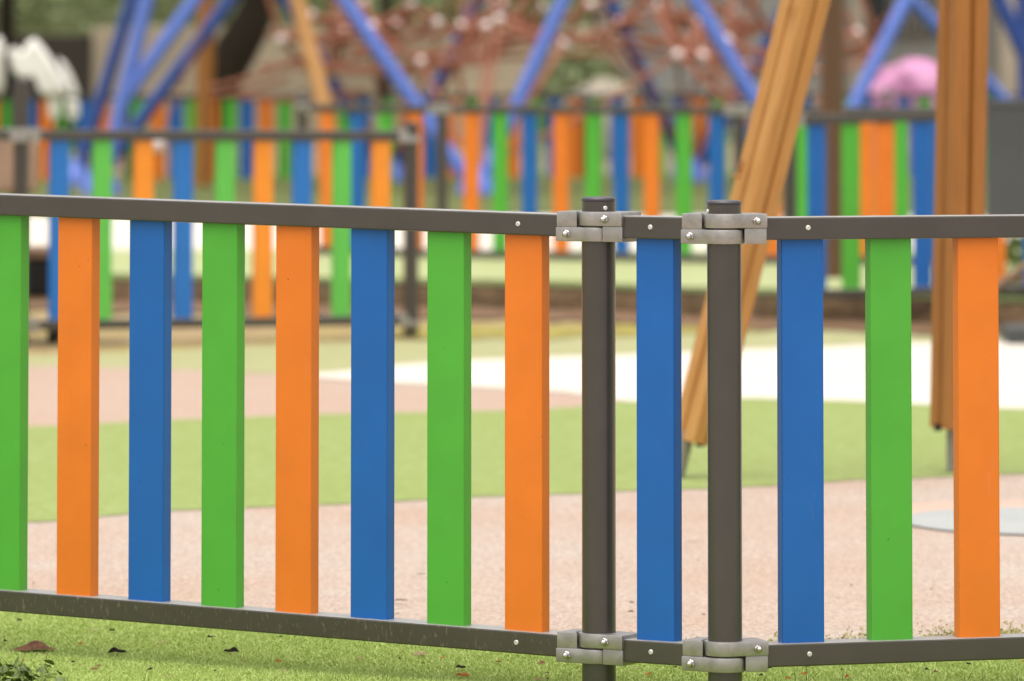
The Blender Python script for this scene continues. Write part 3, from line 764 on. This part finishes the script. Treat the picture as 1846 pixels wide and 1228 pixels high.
# ------------------------------------------------------------------ background: walls, building, hedge, trees
def wall_box(name, px0, px1, Y, z1, mat, label, cat, th=.3, parent=None, z0=PZ, sz=None):
    x0, x1 = U(px0, 100, Y).x, U(px1, 100, Y).x
    bm = bmesh.new()
    if parent is None:
        add_box(bm, (0, 0, (z1 - z0) / 2), ((x1 - x0) / 2, 0, 0), (0, th / 2, 0), (0, 0, (z1 - z0) / 2), .02)
        o = link(name, bm, M[mat]); o.location = ((x0 + x1) / 2, Y, z0); return tag(o, label, cat)
    add_box(bm, Vector(((x0 + x1) / 2, Y, (z1 + z0) / 2)) - parent.location, ((x1 - x0) / 2, 0, 0), (0, th / 2, 0), (0, 0, (z1 - z0) / 2), .01)
    return link(name, bm, M[mat], parent)
HZ = U(300, 62, 68).z
wall_box('garden_wall', 168, 1120, 69, HZ + .1, 'wall', 'long tan rendered wall below the green hedge', 'wall')
wall_box('dark_screen', -2400, 166, 66, HZ - .02, 'wall_dark', 'nearly black screen under the hedge at upper left', 'screen')  # plain dark brown slab left of the tan wall
for i, (x, y) in enumerate(((175, 110),)):
    pass
b = thing('building', (U(1500, 100, 74).x, 74, PZ), 'grey rendered building with a barred window and a pale pillar at upper right', 'building')
wall_box('wall', 1075, 3200, 74, 5.2, 'wall_grey', None, None, .6, b)
wall_box('plinth', 1070, 3205, 73.62, .9, 'wall_grey', None, None, .16, b)
wz0, wz1 = U(1650, 62, 73.6).z, U(1650, -160, 73.6).z
wn = wall_box('window', 1610, 1690, 73.66, wz1, 'window', None, None, .1, b, wz0)
for k in range(7):
    px = 1614 + 12 * k; x = U(px, 50, 73.5).x
    bm = bmesh.new(); add_tube(bm, Vector((x, 73.55, wz0)) - b.location, Vector((x, 73.55, wz1)) - b.location, .022, seg=8); link('bar', bm, M['steel'], wn, True)
d0 = wall_box('doorway', 1558, 1600, 73.66, U(1570, -200, 73.6).z, 'window', None, None, .1, b, U(1570, 75, 73.6).z)
wall_box('pillar', 1534, 1557, 73.3, 5.2, 'pale_stone', None, None, .5, b)
wall_box('pillar', 1800, 1838, 73.3, 5.2, 'pale_stone', None, None, .5, b)
bm = bmesh.new(); x0, x1 = U(1060, 100, 74).x, U(3210, 100, 74).x
add_box(bm, Vector(((x0 + x1) / 2, 75.5, 5.35)) - b.location, ((x1 - x0) / 2, 0, 0), (0, 2.4, 0), (0, 0, .15), .02); link('roof', bm, M['wall_dark'], b)
# pale block and cardboard-coloured low wall bits in front of the wall
o = cover('pale_boulder', 1000, 1180, 156, 60, .8, 'pale_stone', 'pale rounded boulder behind the middle of the rear fence', 'boulder', 5.0, lambda u: .7 + .3 * math.sin(math.pi * u))

def leaves_bm(bm, pts, size, rng, flat_=.0):
    for p in pts:
        n = Vector((rng.gauss(0, 1), rng.gauss(0, 1), rng.gauss(0, 1) + flat_)).normalized(); a = n.orthogonal().normalized(); b_ = n.cross(a)
        t = rng.uniform(0, 6.28); a, b_ = a * math.cos(t) + b_ * math.sin(t), b_ * math.cos(t) - a * math.sin(t)
        s = size * rng.uniform(.6, 1.3)
        vs_ = [bm.verts.new(p + a * s), bm.verts.new(p + b_ * s * .5), bm.verts.new(p - a * s), bm.verts.new(p - b_ * s * .5)]
        bm.faces.new(vs_)
# hedge along the wall top
hd = thing('hedge', (U(380, 50, 69.6).x, 69.6, PZ), 'long clipped green hedge rising above the tan wall and dark screen', 'hedge')
rg = random.Random(3); bm = bmesh.new(); pts = []
hx0, hx1 = U(-1400, 50, 69.6).x, U(1075, 50, 69.6).x
for _ in range(24000):
    x = rg.uniform(hx0, hx1); base = HZ - .0; topz_ = 3.9 + .3 * noise.noise(Vector((x * .7, 0, 0)))
    z = rg.uniform(base, topz_); y = 69.6 + rg.choice((-1, 1)) * (.62 - rg.random() ** 2 * .5) + .12 * noise.noise(Vector((x * 2, z * 2, 1)))
    pts.append(Vector((x, y, z)) - hd.location)
leaves_bm(bm, pts, .08, rg); link('foliage', bm, M['leaf'], hd)
bm = bmesh.new(); add_box(bm, Vector(((hx0 + hx1) / 2, 69.6, 2.3)) - hd.location, ((hx1 - hx0) / 2, 0, 0), (0, .42, 0), (0, 0, 1.45)); link('inner_growth', bm, M['leaf'], hd)
for k in range(9):
    x = hx0 + (hx1 - hx0) * (k + .5) / 9; bm = bmesh.new(); add_tube(bm, Vector((x, 69.6, PZ)) - hd.location, Vector((x, 69.6, 1.6)) - hd.location, .05, .04, 8); link('stem', bm, M['bark'], hd, True)

def tree(base, trunk, rs, crown_c, crown_r, nleaf, label, seed, mat='leaf2', leaf=.12):
    t = thing('broadleaf_tree', base, label, 'tree', 'trees behind the playground'); rg = random.Random(seed)
    bm = bmesh.new(); P_ = [Vector(p) - Vector(base) for p in trunk]; add_path(bm, P_, rs, 12)
    top = P_[-1]; cc = Vector(crown_c) - Vector(base); tips = []
    for k in range(9):
        a = 6.28 * k / 9 + rg.uniform(-.3, .3); e = cc + Vector((math.cos(a) * crown_r[0] * rg.uniform(.4, .8), math.sin(a) * crown_r[1] * rg.uniform(.4, .8), crown_r[2] * rg.uniform(-.5, .7)))
        mid = (top + e) / 2 + Vector((0, 0, .25)); add_path(bm, [top - Vector((0, 0, .1)), mid, e], [rs[-1] * .7, rs[-1] * .4, .02], 7); tips.append(e)
    link('trunk', bm, M['bark'], t, True)
    bm = bmesh.new(); pts = []
    cl = [(e, rg.uniform(.35, .6)) for e in tips] + [(cc + Vector((rg.gauss(0, .5) * crown_r[0], rg.gauss(0, .5) * crown_r[1], rg.gauss(0, .45) * crown_r[2])), rg.uniform(.3, .55)) for _ in range(16)]
    mr = min(crown_r)
    for i in range(nleaf):
        c_, r_ = rg.choice(cl); v = Vector((rg.gauss(0, 1), rg.gauss(0, 1), rg.gauss(0, 1))).normalized() * r_ * mr * rg.random() ** .35
        pts.append(c_ + v)
    leaves_bm(bm, pts, leaf, rg); link('crown', bm, M[mat], t)
    return t
Y = 56
tb = U(395, 270, Y); tb.z = PZ
tree(tb, [tb, U(392, 190, Y), U(404, 140, Y), U(425, 90, Y), U(452, 45, Y), U(468, 0, Y), U(470, -80, Y), U(450, -240, Y)], [.19, .17, .19, .22, .20, .17, .15, .12], U(440, -560, Y), (2.2, 2.0, 1.5), 5200,
     'leaning tree with a thick dark curved trunk at upper left', 5)
tb = Vector((U(8, 200, 60).x, 60, PZ)); tree(tb, [tb, U(10, 100, 60), U(14, -60, 60), U(10, -250, 60)], [.11, .1, .09, .08], U(10, -560, 60), (1.8, 1.8, 1.5), 4200, 'slim dark trunked tree at the upper left corner', 8)
tb = Vector((U(698, 200, 62).x, 62, PZ)); tree(tb, [tb, U(696, 150, 62), U(694, 20, 62), U(700, -260, 62)], [.07, .07, .065, .06], U(700, -600, 62), (1.8, 1.8, 1.4), 4000, 'thin straight trunked tree behind the net', 9)
# shrub in front of the wall
sh = thing('shrub', Vector((U(1040, 200, 64).x, 64, PZ)), 'loose grey green shrub in front of the wall at the middle', 'shrub'); rg = random.Random(6)
bm = bmesh.new(); pts = []
for _ in range(2600):
    h = rg.random(); a = rg.uniform(0, 6.28); r_ = (.25 + .5 * math.sin(math.pi * min(1, h * 1.1))) * rg.random() ** .4
    pts.append(Vector((math.cos(a) * r_, math.sin(a) * r_ * .8, .05 + h * 1.15)))
leaves_bm(bm, pts, .06, rg); link('foliage', bm, M['leaf'], sh)
for k in range(5):
    bm = bmesh.new(); add_path(bm, [(0, 0, 0), (.1 * math.cos(k * 1.3), .1 * math.sin(k * 1.3), .5), (.3 * math.cos(k * 1.3), .25 * math.sin(k * 1.3), 1.0)], [.02, .014, .006], 7); link('stem', bm, M['bark'], sh, True)

# small plants between the right rear fence and the board
for i, (px, py, Y, s, lab) in enumerate([(1838, 560, 25.0, .16, 'small green weed beside the dark plinth at right'), (1800, 440, 26, .2, 'leafy green plant under the charcoal board')]):
    base = G(px, 566, 0); base = Vector((U(px, 400, Y).x, Y, 0))
    pl = thing('leafy_plant', base, lab, 'plant'); rg = random.Random(40 + i); bm = bmesh.new(); pts = []
    zt = U(px, py - 30, Y).z if i else .16
    for _ in range(300):
        h = rg.random(); pts.append(Vector((rg.gauss(0, s * .5), rg.gauss(0, s * .4), .01 + h * max(.12, zt))))
    leaves_bm(bm, pts, .035, rg); link('foliage', bm, M['weed'], pl)
    bm = bmesh.new(); add_path(bm, [(0, 0, 0), (.01, 0, .2), (-.01, 0, max(.1, zt * .9))], [.008, .006, .003], 6); link('stem', bm, M['weed'], pl)

# ------------------------------------------------------------------ short turf blades near the fence
def blades(name, n, x0, x1, y0f, y1f, z, hmin, hmax, wd, mat, seed, lean=.6):
    import numpy as np
    rs = np.random.RandomState(seed); x = rs.uniform(x0, x1, n); y = rs.uniform(0, 1, n)
    ya = np.array([y0f(v) for v in x]); yb = np.array([y1f(v) for v in x]); y = ya + (yb - ya) * y
    h = rs.uniform(hmin, hmax, n); a = rs.uniform(0, 2 * np.pi, n); l = np.abs(rs.normal(0, lean, n)) * h; t = rs.uniform(0, 2 * np.pi, n)
    V = np.zeros((n, 3, 3), dtype=np.float32)
    V[:, 0] = np.stack([x - np.cos(a) * wd, y - np.sin(a) * wd, np.full(n, z)], 1)
    V[:, 1] = np.stack([x + np.cos(a) * wd, y + np.sin(a) * wd, np.full(n, z)], 1)
    V[:, 2] = np.stack([x + np.cos(t) * l, y + np.sin(t) * l, z + h], 1)
    me = bpy.data.meshes.new(name); me.vertices.add(n * 3); me.vertices.foreach_set('co', V.ravel())
    me.loops.add(n * 3); me.loops.foreach_set('vertex_index', np.arange(n * 3, dtype=np.int32))
    me.polygons.add(n); me.polygons.foreach_set('loop_start', np.arange(0, n * 3, 3, dtype=np.int32)); me.polygons.foreach_set('loop_total', np.full(n, 3, dtype=np.int32))
    me.update(); me.validate(); me.materials.append(M[mat])
    o = bpy.data.objects.new(name, me); sc.collection.objects.link(o); return tag(o, None, None, None, 'stuff')
def edgeY(x, c=NEAR):
    px = 923 + x / 11.3 * F; return G(px, lerp_curve(c, px), .008).y + noise.noise(Vector((x * 12, 3, 0))) * .03
o = blades('artificial_turf', 190000, -1.5, 1.5, lambda v: 10.15, lambda v: edgeY(v), .008, .003, .0065, .0009, 'blade', 5, 1.3)
o['label'] = 'short fuzzy bright green artificial turf below the fence'; o['category'] = 'turf'

# weeds in the lower left corner
rg = random.Random(21)
wd = thing('weed_clump', G(20, 1226, .008), 'dark broad leaved weed clump in the bottom left corner', 'weed'); bm = bmesh.new()
for _ in range(170):
    q = G(rg.triangular(-120, 135, 10), rg.uniform(1202, 1275), .008) - wd.location; q.z = 0
    ang = rg.uniform(0, 6.28); Ln = rg.uniform(.018, .036); d = Vector((math.cos(ang), math.sin(ang), rg.uniform(.1, 1.1))).normalized(); s_ = (d.cross(Vector((0, 0, 1))).normalized() + Vector((rg.gauss(0, .4), 0, rg.gauss(0, .7)))).normalized()
    pr = None
    for k in range(6):
        t = k / 5; c_ = q + d * Ln * t + Vector((0, 0, .003 - .01 * t * t)); wv = .010 * math.sin(math.pi * (t * .86 + .07))
        cur = (bm.verts.new(c_ - s_ * wv + Vector((0, 0, .002))), bm.verts.new(c_ + s_ * wv + Vector((0, 0, .002))))
        if pr: bm.faces.new((pr[0], cur[0], cur[1], pr[1]))
        pr = cur
link('leaves', bm, M['weed'], wd)
for _ in range(14):
    q = G(rg.uniform(-40, 90), rg.uniform(1205, 1250), .008) - wd.location; q.z = 0; bm = bmesh.new()
    add_path(bm, [q, q + Vector((rg.uniform(-.01, .01), 0, .02)), q + Vector((rg.uniform(-.03, .03), rg.uniform(-.01, .01), rg.uniform(.03, .055)))], [.0011, .0009, .0003], 5)
    link('stalk', bm, M['weed'], wd)
o = blades('wild_grass', 260, -1.0, 1.3, lambda v: 10.15, lambda v: 10.44, .008, .012, .034, .0008, 'weed', 9, .35)
o['label'] = 'sparse long grass blades poking through the turf along the bottom'; o['category'] = 'grass'
# moss and weeds along the turf edge
rg = random.Random(31); bm = bmesh.new(); pts = []
for (cx, cn, sp) in ((1575, 700, 70), (1700, 420, 40), (1820, 500, 50), (1420, 180, 40), (1180, 100, 50), (640, 130, 40), (80, 60, 40)):
    for _ in range(cn):
        px = rg.gauss(cx, sp * .6); e = G(px, lerp_curve(NEAR, px) - abs(rg.gauss(0, 14)) + 3, .008); e.z = rg.uniform(.004, .009); pts.append(e)
leaves_bm(bm, pts, .0042, rg); o = link('moss', bm, M['moss']); tag(o, 'olive moss and tiny weeds along the edge of the pink rubber', 'moss', None, 'stuff')

# ------------------------------------------------------------------ fallen leaves and twigs
def leaf_obj(px, py, Lpx, mat, label, seed, curl=.3, ratio=.4, ang=None, group=None, z=.012, name='fallen_leaf'):
    p = G(px, py, z); L = Lpx / F * p.y; rg = random.Random(seed); bm = bmesh.new()
    n = 12; ang = rg.uniform(-.5, .5) if ang is None else ang
    rows = []
    for i in range(n + 1):
        t = i / n; w_ = L * ratio * math.sin(math.pi * min(1, t * .9 + .06)) ** .8 * (1 + .25 * math.sin(t * 17 + seed)) * .5
        x = (t - .5) * L; zz = L * curl * (.26 * math.sin(math.pi * t) ** .7 + .07 * math.sin(t * 9 + seed))
        rows.append([bm.verts.new((x, v * w_, max(.0, zz * (1 - .92 * v * v) + abs(v) * w_ * curl * .12 * math.sin(t * 7 + seed)) + .001)) for v in (-1, -.6, -.2, .2, .6, 1)])
    for A, B in zip(rows, rows[1:]):
        for k in range(5): bm.faces.new((A[k], B[k], B[k + 1], A[k + 1]))
    bmesh.ops.solidify(bm, geom=bm.faces[:], thickness=max(.0006, L * .012))
    o = link(name, bm, M[mat], None, True); o.location = p; o.rotation_euler = (0, 0, ang)
    return tag(o, label, 'leaf' if name == 'fallen_leaf' else 'twig', group)
leaf_obj(62, 1171, 76, 'dl_brown', 'largest fallen leaf, curled and brown, on the turf at lower left', 3, .62, .75, .05)
leaf_obj(210, 1177, 34, 'dl_dark', 'dark twisted leaf right of the big brown one', 5, .9, .5)
leaf_obj(418, 1176, 30, 'dl_dark', 'dark crumpled leaf below the third green slat of the left panel', 8, 1.0, .5)
leaf_obj(757, 1181, 30, 'dl_pale', 'pale grey leaf with a dark edge below the rail under a green slat', 9, .7, .6)
leaf_obj(797, 1186, 13, 'dl_orange', 'tiny bright orange leaf on the turf beside the pale grey leaf', 10, .5, .6)
leaf_obj(830, 1205, 19, 'dl_dark', 'small dark brown leaf in the middle of the lower turf', 12, 1.1, .6)
leaf_obj(834, 1219, 26, 'dl_orange', 'orange brown leaf lying in front of a small dark brown one', 13, .8, .6)
leaf_obj(898, 1194, 13, 'dl_dark', 'black scrap of leaf left of the first post', 14, .6, .6)
leaf_obj(976, 1197, 18, 'dl_brown', 'light brown leaf close to the foot of the first post', 15, 1.0, .6)
leaf_obj(970, 1226, 20, 'dl_pale', 'whitish leaf at the bottom edge left of the first post', 16, .5, .6)
leaf_obj(986, 1214, 9, 'dl_dark', 'small black scrap left of the first post, beside the whitish leaf', 17, .6, .6)
leaf_obj(1146, 1206, 10, 'dl_pale', 'pale scrap of leaf on the turf between the two front posts', 18, .5, .6)
leaf_obj(170, 1136, 22, 'dl_pale', 'thin pale leaf just under the left bottom rail', 19, .3, .25)
leaf_obj(291, 1158, 20, 'dl_pale', 'thin straw coloured leaf between two blue slats, on the turf', 20, .3, .25)
leaf_obj(1137, 1104, 15, 'dl_dark', 'dark leaf on the pink rubber right of the first post', 22, .6, .6, -.4)
leaf_obj(1250, 978, 36, 'dl_brown', 'long brown leaf on the pink rubber behind the front posts', 23, .15, .25, 0)
leaf_obj(722, 1083, 26, 'dl_dark', 'dark olive leaf on the pink rubber beside a blue slat', 24, .3, .3, .2)
leaf_obj(760, 1036, 18, 'weed', 'small green leaf on the pink rubber left of a green slat', 25, .4, .3)
leaf_obj(71, 792, 14, 'dl_pale', 'white scrap on the far green turf at left', 26, .5, .8)
leaf_obj(1512, 1079, 12, 'dl_brown', 'brown scrap on the pink rubber right of a blue slat', 27, .4, .5)
rg = random.Random(77)
mats = ['dl_dark', 'dl_dark', 'dl_brown', 'dl_pale', 'dl_orange']
for i in range(60):
    px = rg.uniform(0, 1846); t = rg.random(); lo = lerp_curve(NEAR, px) + 12
    py = lo + (1226 - lo) * t; m_ = rg.choice(mats)
    if 1040 < px < 1120 or 1265 < px < 1345: continue
    leaf_obj(px, py, rg.uniform(5, 13), m_, 'tiny scrap of dry leaf lying on the bright green turf', 100 + i, 1.3, .6, None, 'tiny leaf scraps on the near turf')
for i in range(16):
    px = rg.uniform(0, 1846); py = rg.uniform(960, lerp_curve(NEAR, px) - 20)
    leaf_obj(px, py, rg.uniform(4, 10), rg.choice(mats[:3]), 'tiny dark scrap of leaf lying on the pink rubber', 200 + i, 1.0, .5, None, 'tiny leaf scraps on the pink rubber', .008)
